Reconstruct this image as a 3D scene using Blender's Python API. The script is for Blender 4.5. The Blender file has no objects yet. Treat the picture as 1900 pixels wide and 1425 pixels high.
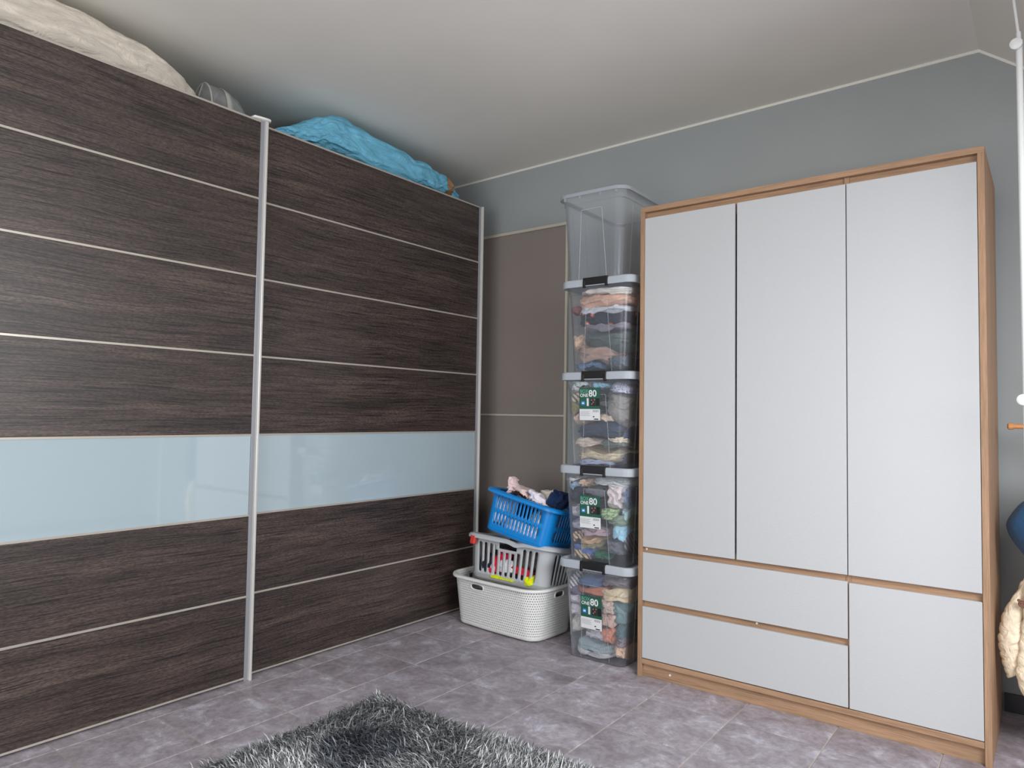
import bpy, bmesh, math, random
import numpy as np
from mathutils import Vector, Matrix, noise
random.seed(7); np.random.seed(7)
SC = bpy.context.scene
COL = SC.collection
# ---------------------------------------------------------------- camera
cd = bpy.data.cameras.new('camera'); cam = bpy.data.objects.new('camera', cd); COL.objects.link(cam)
cd.sensor_width = 36.0; cd.lens = 1307.9*36/1900; cd.clip_start = .05
M = Matrix(((0.7935330927, 0.0141868460, 0.6083617050), (0.6083301322, -0.0439282217, -0.7924675145), (0.0154816332, 0.9989339542, -0.0434887835)))
cam.matrix_world = Matrix.Translation((0, 0, 1.12)) @ M.to_4x4()
SC.camera = cam
# ---------------------------------------------------------------- world, lights, exposure
SC.view_settings.view_transform = 'Standard'; SC.view_settings.look = 'None'
SC.view_settings.gamma = 1; SC.view_settings.exposure = 0.1; SC.view_settings.use_curve_mapping = False
w = bpy.data.worlds.new('overcast_sky'); SC.world = w; w.use_nodes = True
bgn = w.node_tree.nodes['Background']; bgn.inputs[0].default_value = (.80, .90, 1, 1); bgn.inputs[1].default_value = 1.6
def area(name, loc, direction, sx, sy, power, color):
    l = bpy.data.lights.new(name, 'AREA'); l.shape = 'RECTANGLE'; l.size = sx; l.size_y = sy; l.energy = power; l.color = color
    o = bpy.data.objects.new(name, l); COL.objects.link(o); o.location = loc
    o.rotation_euler = Vector(direction).to_track_quat('-Z', 'Y').to_euler(); return o
area('window_daylight', (-1.25, -1.84, 1.15), (-.05, 1, .2), 2.4, 1.9, 47, (1, .98, .945))
area('roof_window_daylight', (1.0, 1.05, 1.66), (-.62, 0, -.78), 1.5, 1.1, 84, (.95, .975, 1))
# ---------------------------------------------------------------- materials
def lin(c):
    return tuple(((v/255)/12.92 if v/255 <= .04045 else ((v/255+.055)/1.055)**2.4) for v in c)
def mat(name, rgb, rough=.5, metal=0, spec=.5, coat=0, srgb=True):
    m = bpy.data.materials.new(name); m.use_nodes = True; b = m.node_tree.nodes['Principled BSDF']
    c = lin(rgb) if srgb else rgb
    b.inputs['Base Color'].default_value = (*c, 1); b.inputs['Roughness'].default_value = rough
    b.inputs['Metallic'].default_value = metal; b.inputs['Specular IOR Level'].default_value = spec
    b.inputs['Coat Weight'].default_value = coat; b.inputs['Coat Roughness'].default_value = .03
    return m
class N:
    def __init__(s, m): s.m = m; s.t = m.node_tree; s.b = s.t.nodes['Principled BSDF']; s.out = s.t.nodes['Material Output']
    def n(s, typ, **kw):
        x = s.t.nodes.new(typ)
        for k, v in kw.items():
            if k.startswith('i_'): x.inputs[k[2:].replace('_', ' ')].default_value = v
            else: setattr(x, k, v)
        return x
    def l(s, a, b): s.t.links.new(a, b)
    def coords(s, kind='Object', scale=(1, 1, 1)):
        if kind == 'World': o = s.n('ShaderNodeNewGeometry').outputs['Position']
        else: o = s.n('ShaderNodeTexCoord').outputs[kind]
        mp = s.n('ShaderNodeMapping'); mp.inputs['Scale'].default_value = scale; s.l(o, mp.inputs['Vector']); return mp
    def noise(s, vec, scale, detail=4, rough=.55, dist=0):
        x = s.n('ShaderNodeTexNoise', i_Scale=scale, i_Detail=detail, i_Roughness=rough, i_Distortion=dist); s.l(vec.outputs[0], x.inputs['Vector']); return x
    def ramp(s, fac, stops, interp='LINEAR'):
        r = s.n('ShaderNodeValToRGB'); cr = r.color_ramp; cr.interpolation = interp
        while len(cr.elements) < len(stops): cr.elements.new(.5)
        for e, (p, c) in zip(cr.elements, stops): e.position = p; e.color = (*c, 1)
        s.l(fac, r.inputs[0]); return r
    def bump(s, h, strength, dist=.002):
        b = s.n('ShaderNodeBump', i_Strength=strength, i_Distance=dist); s.l(h, b.inputs['Height']); s.l(b.outputs[0], s.b.inputs['Normal']); return b
    def mix(s, fac, a, b, blend='MIX'):
        x = s.n('ShaderNodeMix', data_type='RGBA', blend_type=blend)
        for v, i in ((fac, 0), (a, 6), (b, 7)):
            if hasattr(v, 'links'): s.l(v, x.inputs[i])
            else: x.inputs[i].default_value = v if i == 0 else (*v, 1)
        return x.outputs[2]
def paint(name, rgb, bs=.15, scale=350, rough=.85):
    m = mat(name, rgb, rough, spec=.25); k = N(m); c = k.coords('World')
    no = k.noise(c, scale, 3); k.bump(no.outputs[0], bs, .001)
    lo = k.noise(c, 1.3, 3); r = k.ramp(lo.outputs[0], [(.3, tuple(v*.96 for v in lin(rgb))), (.7, tuple(min(1, v*1.04) for v in lin(rgb)))]); k.l(r.outputs[0], k.b.inputs['Base Color'])
    return m
CEIL = paint('ceiling_paint', (238, 235, 227)); WALL = paint('blue_grey_wall_paint', (166, 170, 171), .2, 260)
CREAM = mat('cream_trim', (205, 198, 182), .5); BEAD = mat('white_bead_trim', (236, 234, 226), .5); SKIRT = mat('dark_skirting_tile', (64, 62, 68), .4)
GROUT = mat('beige_grout', (184, 171, 160), .9)
def tile_mat():
    m = mat('stone_tile', (130, 122, 128), .42, spec=.4); k = N(m); c = k.coords('World')
    oi = k.n('ShaderNodeObjectInfo'); add = k.n('ShaderNodeVectorMath', operation='ADD')
    sc = k.n('ShaderNodeVectorMath', operation='SCALE'); sc.inputs['Scale'].default_value = 37.0
    cb = k.n('ShaderNodeCombineXYZ'); k.l(oi.outputs['Random'], cb.inputs[0]); k.l(oi.outputs['Random'], cb.inputs[1]); k.l(cb.outputs[0], sc.inputs[0])
    k.l(c.outputs[0], add.inputs[0]); k.l(sc.outputs[0], add.inputs[1])
    a = k.noise(add, 7.5, 10, .72, .6); b_ = k.noise(add, 38, 6, .7)
    base = k.ramp(a.outputs[0], [(.30, lin((136, 127, 133))), (.44, lin((156, 147, 154))), (.55, lin((172, 164, 173))), (.68, lin((208, 206, 217)))])
    r2 = k.ramp(b_.outputs[0], [(.38, (.80, .80, .80)), (.6, (1.06, 1.06, 1.06))])
    col = k.mix(1.0, base.outputs[0], r2.outputs[0], 'MULTIPLY')
    hs = k.n('ShaderNodeHueSaturation'); mr = k.n('ShaderNodeMapRange', i_To_Min=.88, i_To_Max=1.08); k.l(oi.outputs['Random'], mr.inputs[0]); k.l(mr.outputs[0], hs.inputs['Value']); k.l(col, hs.inputs['Color'])
    k.l(hs.outputs[0], k.b.inputs['Base Color']); k.bump(a.outputs[0], .25, .004); return m
TILE = tile_mat()
def wenge():
    m = mat('dark_wenge_wood', (60, 48, 45), .40, spec=.6); k = N(m)
    c = k.coords('World', (1, 1, 1)); oi = k.n('ShaderNodeObjectInfo'); cb = k.n('ShaderNodeCombineXYZ'); mul = k.n('ShaderNodeMath', operation='MULTIPLY'); mul.inputs[1].default_value = 23.
    k.l(oi.outputs['Random'], mul.inputs[0]); k.l(mul.outputs[0], cb.inputs[1]); k.l(mul.outputs[0], cb.inputs[2])
    ad = k.n('ShaderNodeVectorMath', operation='ADD'); k.l(c.outputs[0], ad.inputs[0]); k.l(cb.outputs[0], ad.inputs[1])
    warp = k.n('ShaderNodeTexNoise', i_Scale=1.6, i_Detail=2.0); k.l(ad.outputs[0], warp.inputs['Vector'])
    ws = k.n('ShaderNodeMath', operation='MULTIPLY_ADD'); ws.inputs[1].default_value = .045; ws.inputs[2].default_value = 0; k.l(warp.outputs[0], ws.inputs[0])
    cw = k.n('ShaderNodeCombineXYZ'); k.l(ws.outputs[0], cw.inputs[2]); a2 = k.n('ShaderNodeVectorMath', operation='ADD'); k.l(ad.outputs[0], a2.inputs[0]); k.l(cw.outputs[0], a2.inputs[1])
    def stretched(sy, sz):
        mp = k.n('ShaderNodeMapping'); mp.inputs['Scale'].default_value = (1, sy, sz); k.l(a2.outputs[0], mp.inputs['Vector']); return mp
    fine = k.noise(stretched(5, 260), 1, 4, .6); mid = k.noise(stretched(1.3, 20), 1, 6, .62, .15); speck = k.noise(stretched(75, 420), 1, 2, .5)
    r = k.ramp(mid.outputs[0], [(.30, lin((52, 44, 42))), (.52, lin((73, 61, 57))), (.72, lin((90, 77, 71)))])
    rf = k.ramp(fine.outputs[0], [(.38, (.26, .25, .26)), (.46, (.88, .88, .88)), (.62, (1.30, 1.26, 1.22))])
    rs = k.ramp(speck.outputs[0], [(.40, (.55, .55, .55)), (.52, (1.02, 1.02, 1.02)), (.66, (1.30, 1.28, 1.25))])
    col = k.mix(1., k.mix(1., r.outputs[0], rf.outputs[0], 'MULTIPLY'), rs.outputs[0], 'MULTIPLY')
    k.l(col, k.b.inputs['Base Color']); k.bump(fine.outputs[0], .35, .002); return m
WENGE = wenge()
def oak(name, axis, rgb=(172, 138, 110)):
    m = mat(name, rgb, .55, spec=.3); k = N(m); s = [38, 38, 38]; s[axis] = 2.6
    c = k.coords('World', tuple(s)); a = k.noise(c, 1, 6, .65, .4); s2 = [260, 260, 260]; s2[axis] = 9; b_ = k.noise(k.coords('World', tuple(s2)), 1, 3)
    L = lin(rgb); r = k.ramp(a.outputs[0], [(.28, tuple(v*.66 for v in L)), (.45, tuple(v*.93 for v in L)), (.7, tuple(v*1.12 for v in L))])
    r2 = k.ramp(b_.outputs[0], [(.35, (.82, .80, .78)), (.55, (1.04, 1.04, 1.04))])
    k.l(k.mix(1., r.outputs[0], r2.outputs[0], 'MULTIPLY'), k.b.inputs['Base Color']); k.bump(b_.outputs[0], .2, .001); return m
OAKX = oak('oak_along_x', 0); OAKZ = oak('oak_along_z', 2); PEGWOOD = oak('orange_pine', 0, (206, 145, 92))
def whitefront():
    m = mat('white_textured_front', (192, 193, 195), .48, spec=.4); k = N(m); c = k.coords('World'); a = k.noise(c, 230, 2, .5); k.bump(a.outputs[0], .35, .0012); return m
WFRONT = whitefront()
ALU = mat('brushed_aluminium', (214, 212, 208), .4, .25); ALU2 = mat('aluminium_groove', (160, 162, 168), .4, .4)
STRIP = mat('champagne_strip', (190, 183, 172), .35, .3)
GLASS = mat('back_painted_glass', (178, 195, 203), .035, spec=.7, coat=1.0)
BLACK = mat('black_plastic', (22, 22, 25), .45); DARK = mat('shadow_black_board', (26, 24, 25), .8)
CARC = mat('carcass_board', (62, 52, 50), .6)
TAUPE = mat('taupe_panel', (148, 138, 133), .75, spec=.2)
k = N(TAUPE); k.bump(k.noise(k.coords('World'), 420, 2).outputs[0], .25, .001)
def plastic(name, rgb, alpha, rough=.25, noisy=0, trans=.35):
    m = bpy.data.materials.new(name); m.use_nodes = True; t = m.node_tree; nd = t.nodes; nd.remove(nd['Principled BSDF']); out = nd['Material Output']
    tr = nd.new('ShaderNodeBsdfTransparent'); tr.inputs[0].default_value = (1, 1, 1, 1)
    df = nd.new('ShaderNodeBsdfDiffuse'); df.inputs[0].default_value = (*lin(rgb), 1)
    tl = nd.new('ShaderNodeBsdfTranslucent'); tl.inputs[0].default_value = (*lin(rgb), 1)
    gl = nd.new('ShaderNodeBsdfGlossy'); gl.inputs[0].default_value = (1, 1, 1, 1); gl.inputs['Roughness'].default_value = rough
    m1 = nd.new('ShaderNodeMixShader'); m1.inputs[0].default_value = trans; t.links.new(df.outputs[0], m1.inputs[1]); t.links.new(tl.outputs[0], m1.inputs[2])
    m2 = nd.new('ShaderNodeMixShader'); m2.inputs[0].default_value = alpha; t.links.new(tr.outputs[0], m2.inputs[1]); t.links.new(m1.outputs[0], m2.inputs[2])
    fr = nd.new('ShaderNodeLayerWeight'); fr.inputs[0].default_value = .25
    mu = nd.new('ShaderNodeMath'); mu.operation = 'MULTIPLY'; mu.inputs[1].default_value = .5; t.links.new(fr.outputs['Fresnel'], mu.inputs[0])
    m3 = nd.new('ShaderNodeMixShader'); t.links.new(mu.outputs[0], m3.inputs[0]); t.links.new(m2.outputs[0], m3.inputs[1]); t.links.new(gl.outputs[0], m3.inputs[2])
    t.links.new(m3.outputs[0], out.inputs[0]); return m
CLEAR = plastic('frosted_clear_plastic', (222, 228, 240), .07); CLEARTOP = plastic('frosted_empty_box_plastic', (222, 228, 238), .12); RIBP = plastic('faint_rib_plastic', (214, 220, 230), .22); CLEARRIM = plastic('frosted_rim_plastic', (212, 218, 226), .62, .35)
LIDP = plastic('frosted_lid_plastic', (222, 228, 236), .78, .35)
GREYP = plastic('pale_grey_plastic', (218, 221, 224), .88, .35, trans=.25); GREYCLEAR = plastic('translucent_grey_plastic', (218, 220, 220), .58, .3)
BLUEP = mat('blue_plastic', (8, 134, 214), .35, spec=.5); WHITEP = mat('white_plastic', (236, 236, 233), .45)
REDP = mat('red_plastic', (212, 66, 58), .4)
def knitplastic():
    m = mat('white_knit_pattern_plastic', (240, 240, 238), .5); k = N(m)
    uv = k.n('ShaderNodeTexCoord').outputs['UV']; mp = k.n('ShaderNodeMapping'); mp.inputs['Scale'].default_value = (80, 80, 1); k.l(uv, mp.inputs[0])
    # brick lattice of pin holes: round dots, every other row shifted
    sep = k.n('ShaderNodeSeparateXYZ'); k.l(mp.outputs[0], sep.inputs[0])
    def ma(op, a, b=None):
        x = k.n('ShaderNodeMath', operation=op)
        for i, v in enumerate((a, b)):
            if v is None: continue
            if hasattr(v, 'links'): k.l(v, x.inputs[i])
            else: x.inputs[i].default_value = v
        return x.outputs[0]
    row = ma('FLOOR', sep.outputs[1]); sh = ma('MULTIPLY', ma('MODULO', row, 2.), .5)
    fx = ma('SUBTRACT', ma('FRACT', ma('ADD', sep.outputs[0], sh)), .5); fy = ma('SUBTRACT', ma('FRACT', sep.outputs[1]), .5)
    d = ma('SQRT', ma('ADD', ma('MULTIPLY', fx, fx), ma('MULTIPLY', fy, fy)))
    hole = ma('LESS_THAN', d, .22)
    tr = k.n('ShaderNodeBsdfTransparent'); mx = k.n('ShaderNodeMixShader'); k.l(hole, mx.inputs[0]); k.l(k.b.outputs[0], mx.inputs[1]); k.l(tr.outputs[0], mx.inputs[2]); k.l(mx.outputs[0], k.out.inputs[0])
    k.bump(d, .6, .003); return m
KNITP = knitplastic()
FAB = {}
def fabric(rgb, style='c'):
    key = (rgb, style)
    if key in FAB: return FAB[key]
    rgb = tuple(v*min(1.14, 238/max(rgb)) for v in rgb); m = mat('fabric_%s' % {'fox': 'animal_print', 'str': 'striped', 'dot': 'speckled', 'quilt': 'quilted', 'fleece': 'fleece', 'bag': 'bag', 'down': 'duvet'}.get(style, 'plain'), rgb, .9, spec=.15); k = N(m); FAB[key] = m; L = lin(rgb)
    c = k.coords('Object')
    k.b.inputs['Sheen Weight'].default_value = .15
    if style == 'str':
        wv = k.n('ShaderNodeTexWave', i_Scale=22., i_Distortion=2.2, i_Detail=1.5); wv.bands_direction = 'DIAGONAL'; k.l(c.outputs[0], wv.inputs[0])
        dk = tuple(v*.22 for v in L); r = k.ramp(wv.outputs[0], [(.25, dk), (.42, L)]); k.l(r.outputs[0], k.b.inputs['Base Color'])
    elif style == 'dot':
        v = k.n('ShaderNodeTexVoronoi', i_Scale=95.); k.l(c.outputs[0], v.inputs[0]); r = k.ramp(v.outputs['Distance'], [(.25, tuple(x*.35 for x in L)), (.45, L)]); k.l(r.outputs[0], k.b.inputs['Base Color'])
    elif style == 'fox':
        v = k.n('ShaderNodeTexVoronoi', i_Scale=17., i_Randomness=.8); k.l(c.outputs[0], v.inputs[0])
        r = k.ramp(v.outputs['Distance'], [(.0, lin((232, 222, 214))), (.12, lin((232, 222, 214))), (.15, lin((196, 92, 48))), (.22, lin((190, 86, 44))), (.25, L)], 'CONSTANT'); k.l(r.outputs[0], k.b.inputs['Base Color'])
    elif style == 'v':
        wv = k.n('ShaderNodeTexWave', i_Scale=48., i_Distortion=3., i_Detail=2.); wv.bands_direction = 'X'; k.l(c.outputs[0], wv.inputs[0])
        r = k.ramp(wv.outputs[0], [(.0, tuple(v*.72 for v in L)), (.6, L)]); k.l(r.outputs[0], k.b.inputs['Base Color']); k.bump(wv.outputs[0], .5, .003); return m
    else:
        a = k.noise(c, 14, 4); r = k.ramp(a.outputs[0], [(.3, tuple(v*.86 for v in L)), (.7, tuple(min(1, v*1.08) for v in L))]); k.l(r.outputs[0], k.b.inputs['Base Color'])
    if style == 'fleece': k.bump(k.noise(c, 160, 4, .7).outputs[0], .9, .006)
    elif style in ('bag', 'down'):
        a = k.noise(k.coords('Object', (1, .45, 1.3)), 16, 7, .62, 2.2); k.bump(a.outputs[0], .8, .03)
        if style == 'bag': k.b.inputs['Roughness'].default_value = .5; k.b.inputs['Sheen Weight'].default_value = 0
    else: a_ = k.n('ShaderNodeTexNoise', i_Scale=26., i_Detail=5., i_Distortion=1.6); k.l(c.outputs[0], a_.inputs['Vector']); k.bump(a_.outputs[0], .75, .012)
    return m
# ---------------------------------------------------------------- helpers
def tag(o, label=None, cat=None, group=None, kind=None):
    if label: o['label'] = label
    if cat: o['category'] = cat
    if group: o['group'] = group
    if kind: o['kind'] = kind
    return o
def empty(name, loc=(0, 0, 0), rot=(0, 0, 0)):
    o = bpy.data.objects.new(name, None); o.empty_display_size = .1; COL.objects.link(o); o.location = loc; o.rotation_euler = rot; return o
def ob(name, verts, faces, m, parent=None, smooth=False, loc=None, mesh=None):
    if mesh is None:
        mesh = bpy.data.meshes.new(name); mesh.from_pydata([tuple(v) for v in verts], [], faces)
        mesh.materials.append(m)
        if smooth: mesh.polygons.foreach_set('use_smooth', [True]*len(mesh.polygons))
        mesh.update()
    o = bpy.data.objects.new(name, mesh); COL.objects.link(o)
    if parent: o.parent = parent
    if loc: o.location = loc
    return o
class G:
    def __init__(s): s.v = []; s.f = []
    def box(s, x0, y0, z0, x1, y1, z1):
        b = len(s.v); s.v += [(x, y, z) for z in (z0, z1) for y in (y0, y1) for x in (x0, x1)]
        s.f += [tuple(b+i for i in q) for q in ((0, 2, 3, 1), (4, 5, 7, 6), (0, 1, 5, 4), (2, 6, 7, 3), (0, 4, 6, 2), (1, 3, 7, 5))]; return s
    def loft(s, rings, cap0=True, cap1=True, closed=True):
        n = len(rings[0]); b = len(s.v)
        for r in rings: s.v += [tuple(p) for p in r]
        for i in range(len(rings)-1):
            for j in range(n if closed else n-1):
                k2 = (j+1) % n; s.f.append((b+i*n+j, b+i*n+k2, b+(i+1)*n+k2, b+(i+1)*n+j))
        if cap0: s.f.append(tuple(b+j for j in reversed(range(n))))
        if cap1: s.f.append(tuple(b+(len(rings)-1)*n+j for j in range(n)))
        return s
    def tube(s, pts, r, n=12, cap=True):
        pts = [Vector(p) for p in pts]; rings = []; up = None
        rr = r if isinstance(r, (list, tuple)) else [r]*len(pts)
        for i, p in enumerate(pts):
            d = (pts[min(i+1, len(pts)-1)]-pts[max(i-1, 0)]).normalized()
            if up is None: up = Vector((0, 0, 1)) if abs(d.z) < .9 else Vector((1, 0, 0))
            a = d.cross(up).normalized(); b_ = d.cross(a).normalized(); up = -b_ if False else up
            rings.append([p+a*math.cos(2*math.pi*k/n)*rr[i]+b_*math.sin(2*math.pi*k/n)*rr[i] for k in range(n)])
        return s.loft(rings, cap, cap)
    def make(s, name, m, parent=None, bevel=0, smooth=False, loc=None, solid=0, auto=False):
        o = ob(name, s.v, s.f, m, parent, smooth, loc)
        bm = bmesh.new(); bm.from_mesh(o.data); bmesh.ops.recalc_face_normals(bm, faces=bm.faces); bm.to_mesh(o.data); bm.free()
        if solid: md = o.modifiers.new('thickness', 'SOLIDIFY'); md.thickness = solid; md.offset = -1
        if bevel: md = o.modifiers.new('bevel', 'BEVEL'); md.width = bevel; md.segments = 2; md.limit_method = 'ANGLE'
        if auto: 
            for p in o.data.polygons: p.use_smooth = True
            o.data.set_sharp_from_angle(angle=math.radians(35))
        return o
def bx(name, m, parent, x0, y0, z0, x1, y1, z1, bevel=.001):
    return G().box(x0, y0, z0, x1, y1, z1).make(name, m, parent, bevel)
# rounded-rectangle path; segments 0 front(-y) 1 corner 2 right(+x) 3 corner 4 back 5 corner 6 left 7 corner
def rrp(seg, t, hx, hy, r, bow=0):
    r = min(r, hx-.001, hy-.001); a = hx-r; b = hy-r
    if seg == 0: x, y = -a+2*a*t, -hy
    elif seg == 2: x, y = hx, -b+2*b*t
    elif seg == 4: x, y = a-2*a*t, hy
    elif seg == 6: x, y = -hx, b-2*b*t
    else:
        cx, cy, a0 = {1: (a, -b, -90), 3: (a, b, 0), 5: (-a, b, 90), 7: (-a, -b, 180)}[seg]
        an = math.radians(a0+90*t); x, y = cx+r*math.cos(an), cy+r*math.sin(an)
    if bow:
        f = max(0, 1-(x/hx)**2); y += bow*f*(1 if y > 0 else -1)*min(1, abs(y)/hy)
        g = max(0, 1-(y/hy)**2); x += bow*.6*g*(1 if x > 0 else -1)*min(1, abs(x)/hx)
    return x, y
def path(nst=6, nc=5, lists=None):
    out = []
    for sg in range(8):
        ts = (lists or {}).get(sg) or [i/(nst if sg % 2 == 0 else nc) for i in range(nst if sg % 2 == 0 else nc)]
        out += [(sg, t) for t in ts if t < .9999]
    return out
def ring(P, hx, hy, r, z, bow=0, cx=0, cy=0):
    return [(lambda q: (q[0]+cx, q[1]+cy, z))(rrp(sg, t, hx, hy, r, bow)) for sg, t in P]
def pierced(name, m, parent, P, hb, ht, z0, z1, vs, hole, thick, bow=0, uv=False, flare=None):
    verts = []; faces = []; n = len(P); uvs = []
    pos = [0.]
    for j in range(n):
        a = rrp(*P[j], ht[0], ht[1], ht[2]); b = rrp(*P[(j+1) % n], ht[0], ht[1], ht[2]); pos.append(pos[-1]+math.dist(a, b))
    for v in vs:
        e = flare(v) if flare else v
        hx, hy, r = [hb[i]+(ht[i]-hb[i])*e for i in range(3)]
        for q in ring(P, hx, hy, r, z0+(z1-z0)*v, bow): verts.append(q)
    for i in range(len(vs)-1):
        for j in range(n):
            sg, t = P[j]; t2 = P[(j+1) % n][1] if P[(j+1) % n][0] == sg else 1.
            if hole(sg, (t+t2)/2, (vs[i]+vs[i+1])/2): continue
            k2 = (j+1) % n; faces.append((i*n+j, i*n+k2, (i+1)*n+k2, (i+1)*n+j))
            h0, h1 = z0+(z1-z0)*vs[i], z0+(z1-z0)*vs[i+1]; uvs += [(pos[j], h0), (pos[j+1], h0), (pos[j+1], h1), (pos[j], h1)]
    o = ob(name, verts, faces, m, parent, True)
    if uv:
        l = o.data.uv_layers.new(name='UVMap'); l.data.foreach_set('uv', np.array(uvs).ravel())
    md = o.modifiers.new('thickness', 'SOLIDIFY'); md.thickness = thick; md.offset = -1
    return o
def lumpmesh(sx, sy, sz, seed, style='c', nu=36, nv=22, e=.55, amp=1., clamp=None, shape=None):
    """a folded or crumpled textile as a displaced rounded block centred at the origin"""
    vs = []; fs = []; off = Vector((seed*3.17, seed*1.31, seed*2.3)); f = lambda a, p: math.copysign(abs(a)**p, a)
    for i in range(nv+1):
        ph = -math.pi/2+math.pi*i/nv
        for j in range(nu):
            th = 2*math.pi*j/nu
            # pole axis along y (depth) so that layers run round the visible outline
            nx, nz, ny = f(math.cos(ph), e)*f(math.cos(th), e), f(math.cos(ph), e)*f(math.sin(th), e), f(math.sin(ph), e)
            p = Vector((nx*sx, ny*sy, nz*sz)); q = p+off
            nrm = Vector((nx/sx, ny/sy, nz/sz)).normalized()
            if style == 'h' or style == 'fox' or style == 'dot': w_ = noise.noise(Vector((q.x*7, q.y*7, q.z*55))); w2 = noise.noise(Vector((q.x*16, q.y*16, q.z*120)))
            elif style == 'v': w_ = noise.noise(Vector((q.x*70, q.y*40, q.z*9))); w2 = noise.noise(Vector((q.x*130, q.y*60, q.z*14)))
            else: w_ = noise.noise(q*24); w2 = noise.noise(q*55)
            big = noise.noise(q*9)
            d = (-.024*abs(w_)*2-.011*abs(w2)*2+.016*big)*amp*(.45 if style in ('down', 'bag') else 1)
            p = p+nrm*d+Vector((0, 0, (.12 if style == 'down' else .35)*sz*noise.noise(Vector((q.x*9, q.y*9, 0)))))
            if shape: p = shape(p)
            if clamp: p = clamp(p)
            vs.append(p)
    for i in range(nv):
        for j in range(nu):
            k2 = (j+1) % nu; fs.append((i*nu+j, i*nu+k2, (i+1)*nu+k2, (i+1)*nu+j))
    return vs, fs
def cloth(name, label, cat, group, loc, size, rgb, style='c', seed=1, rot=(0, 0, 0), parent=None, **kw):
    vs, fs = lumpmesh(*size, seed, style, **kw)
    o = ob(name, vs, fs, fabric(rgb, style), parent, True, loc); o.rotation_euler = rot
    if label: tag(o, label, cat, group)
    md = o.modifiers.new('soft', 'SUBSURF'); md.levels = 1; md.render_levels = 1
    return o
def text_mesh(name, body, size, loc, m, parent, bold=.0, rot=(math.pi/2, 0, 0), sx=1.):
    cu = bpy.data.curves.new(name, 'FONT'); cu.body = body; cu.size = size; cu.extrude = .0003; cu.offset = bold; cu.align_x = 'LEFT'; cu.resolution_u = 3
    t = bpy.data.objects.new('tmp', cu); COL.objects.link(t); dg = bpy.context.evaluated_depsgraph_get(); dg.update()
    me = bpy.data.meshes.new_from_object(t.evaluated_get(dg)); bpy.data.objects.remove(t); me.materials.clear(); me.materials.append(m)
    o = bpy.data.objects.new(name, me); COL.objects.link(o); o.parent = parent; o.location = loc; o.rotation_euler = rot; o.scale = (sx, 1, 1); return o
# ---------------------------------------------------------------- the room
XL, XR, YB, YF, XC, ZL, ZC, SL = -3.35, 1.86, 3.40, -1.90, -.22, 2.61, 2.645, .78
ZR = ZC-(XR-XC)*SL
def struct(name, g, m, bevel=0, parent=None):
    o = g.make(name, m, parent, bevel); 
    if not parent: o['kind'] = 'structure'
    return o
floor = struct('floor', G().box(XL-.1, YF-.1, -.12, XR+.1, YB+.1, -.0025), GROUT)
def slab(pts, dy0, dy1):
    g = G(); g.loft([[(x, dy0, z) for x, z in pts], [(x, dy1, z) for x, z in pts]]); return g
struct('ceiling', slab([(XL-.1, ZL), (XC, ZC), (XR+.1, ZC-(XR+.1-XC)*SL), (XR+.1, ZC-(XR+.1-XC)*SL+.15), (XC, ZC+.14), (XL-.1, ZL+.14)], YF-.1, YB+.1), CEIL)
struct('wall_back', slab([(XL-.1, -.1), (XR+.1, -.1), (XR+.1, ZR+.05), (XC, ZC+.02), (XL-.1, ZL+.02)], YB, YB+.1), WALL)
struct('wall_left', G().box(XL-.1, YF, -.1, XL, YB, ZL+.02), WALL)
struct('wall_right', G().box(XR, YF, -.1, XR+.1, YB, ZR+.04), WALL)
wf = G()
wx0, wx1, wz0, wz1 = -2.25, .25, .15, 2.15
wf.box(XL-.1, YF-.1, -.1, wx0, YF, 2.63); wf.box(wx1, YF-.1, -.1, XR+.1, YF, 2.2)
wf.box(wx0, YF-.1, -.1, wx1, YF, wz0); wf.box(wx0, YF-.1, wz1, wx1, YF, 2.63)
struct('wall_front', wf, WALL)
w1 = empty('window_1', (-1.0, YF, wz0)); w1['kind'] = 'structure'; WORLD = [w1]
fr = G().box(wx0, YF-.08, wz0, wx0+.06, YF-.02, wz1).box(wx1-.06, YF-.08, wz0, wx1, YF-.02, wz1).box(wx0, YF-.08, wz0, wx1, YF-.02, wz0+.06).box(wx0, YF-.08, wz1-.06, wx1, YF-.02, wz1).box(-1.03, YF-.08, wz0, -.97, YF-.02, wz1)
fr.make('window_frame', WHITEP, w1)
w2 = empty('window_2', (1.0, 1.05, ZC-(1.0-XC)*SL)); w2['kind'] = 'structure'
U, NN = Vector((1, 0, -SL)).normalized(), Vector((-SL, 0, -1)).normalized(); g = G()
def slab2(u0, u1, v0, v1):
    g.loft([[tuple(U*u+Vector((0, v, 0))+NN*h) for u, v in ((u0, v0), (u1, v0), (u1, v1), (u0, v1))] for h in (-.01, .045)])
slab2(-.61, -.55, -.81, .81); slab2(.55, .61, -.81, .81); slab2(-.55, .55, -.81, -.75); slab2(-.55, .55, .75, .81); g.make('window_frame', WHITEP, w2)
# white corner beads where ceiling and back wall meet
def trim(name, x0, z0, x1, z1):
    g = G(); r = .006
    g.loft([[(x0, YB-.008, z0-.012), (x0, YB, z0-.012), (x0, YB, z0), (x0, YB-.008, z0)], [(x1, YB-.008, z1-.012), (x1, YB, z1-.012), (x1, YB, z1), (x1, YB-.008, z1)]]); struct(name, g, BEAD)
trim('trim_1', XL, ZL, XC, ZC); trim('trim_2', XC, ZC, XR, ZR)
struct('baseboard_back', G().box(-.165, YB-.012, 0, XR, YB, .07), SKIRT, .001)
struct('baseboard_right', G().box(XR-.012, YF, 0, XR, YB-.012, .07), SKIRT, .001)
struct('baseboard_left', G().box(XL, YF, 0, XL+.012, .15, .07), SKIRT, .001)
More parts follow.
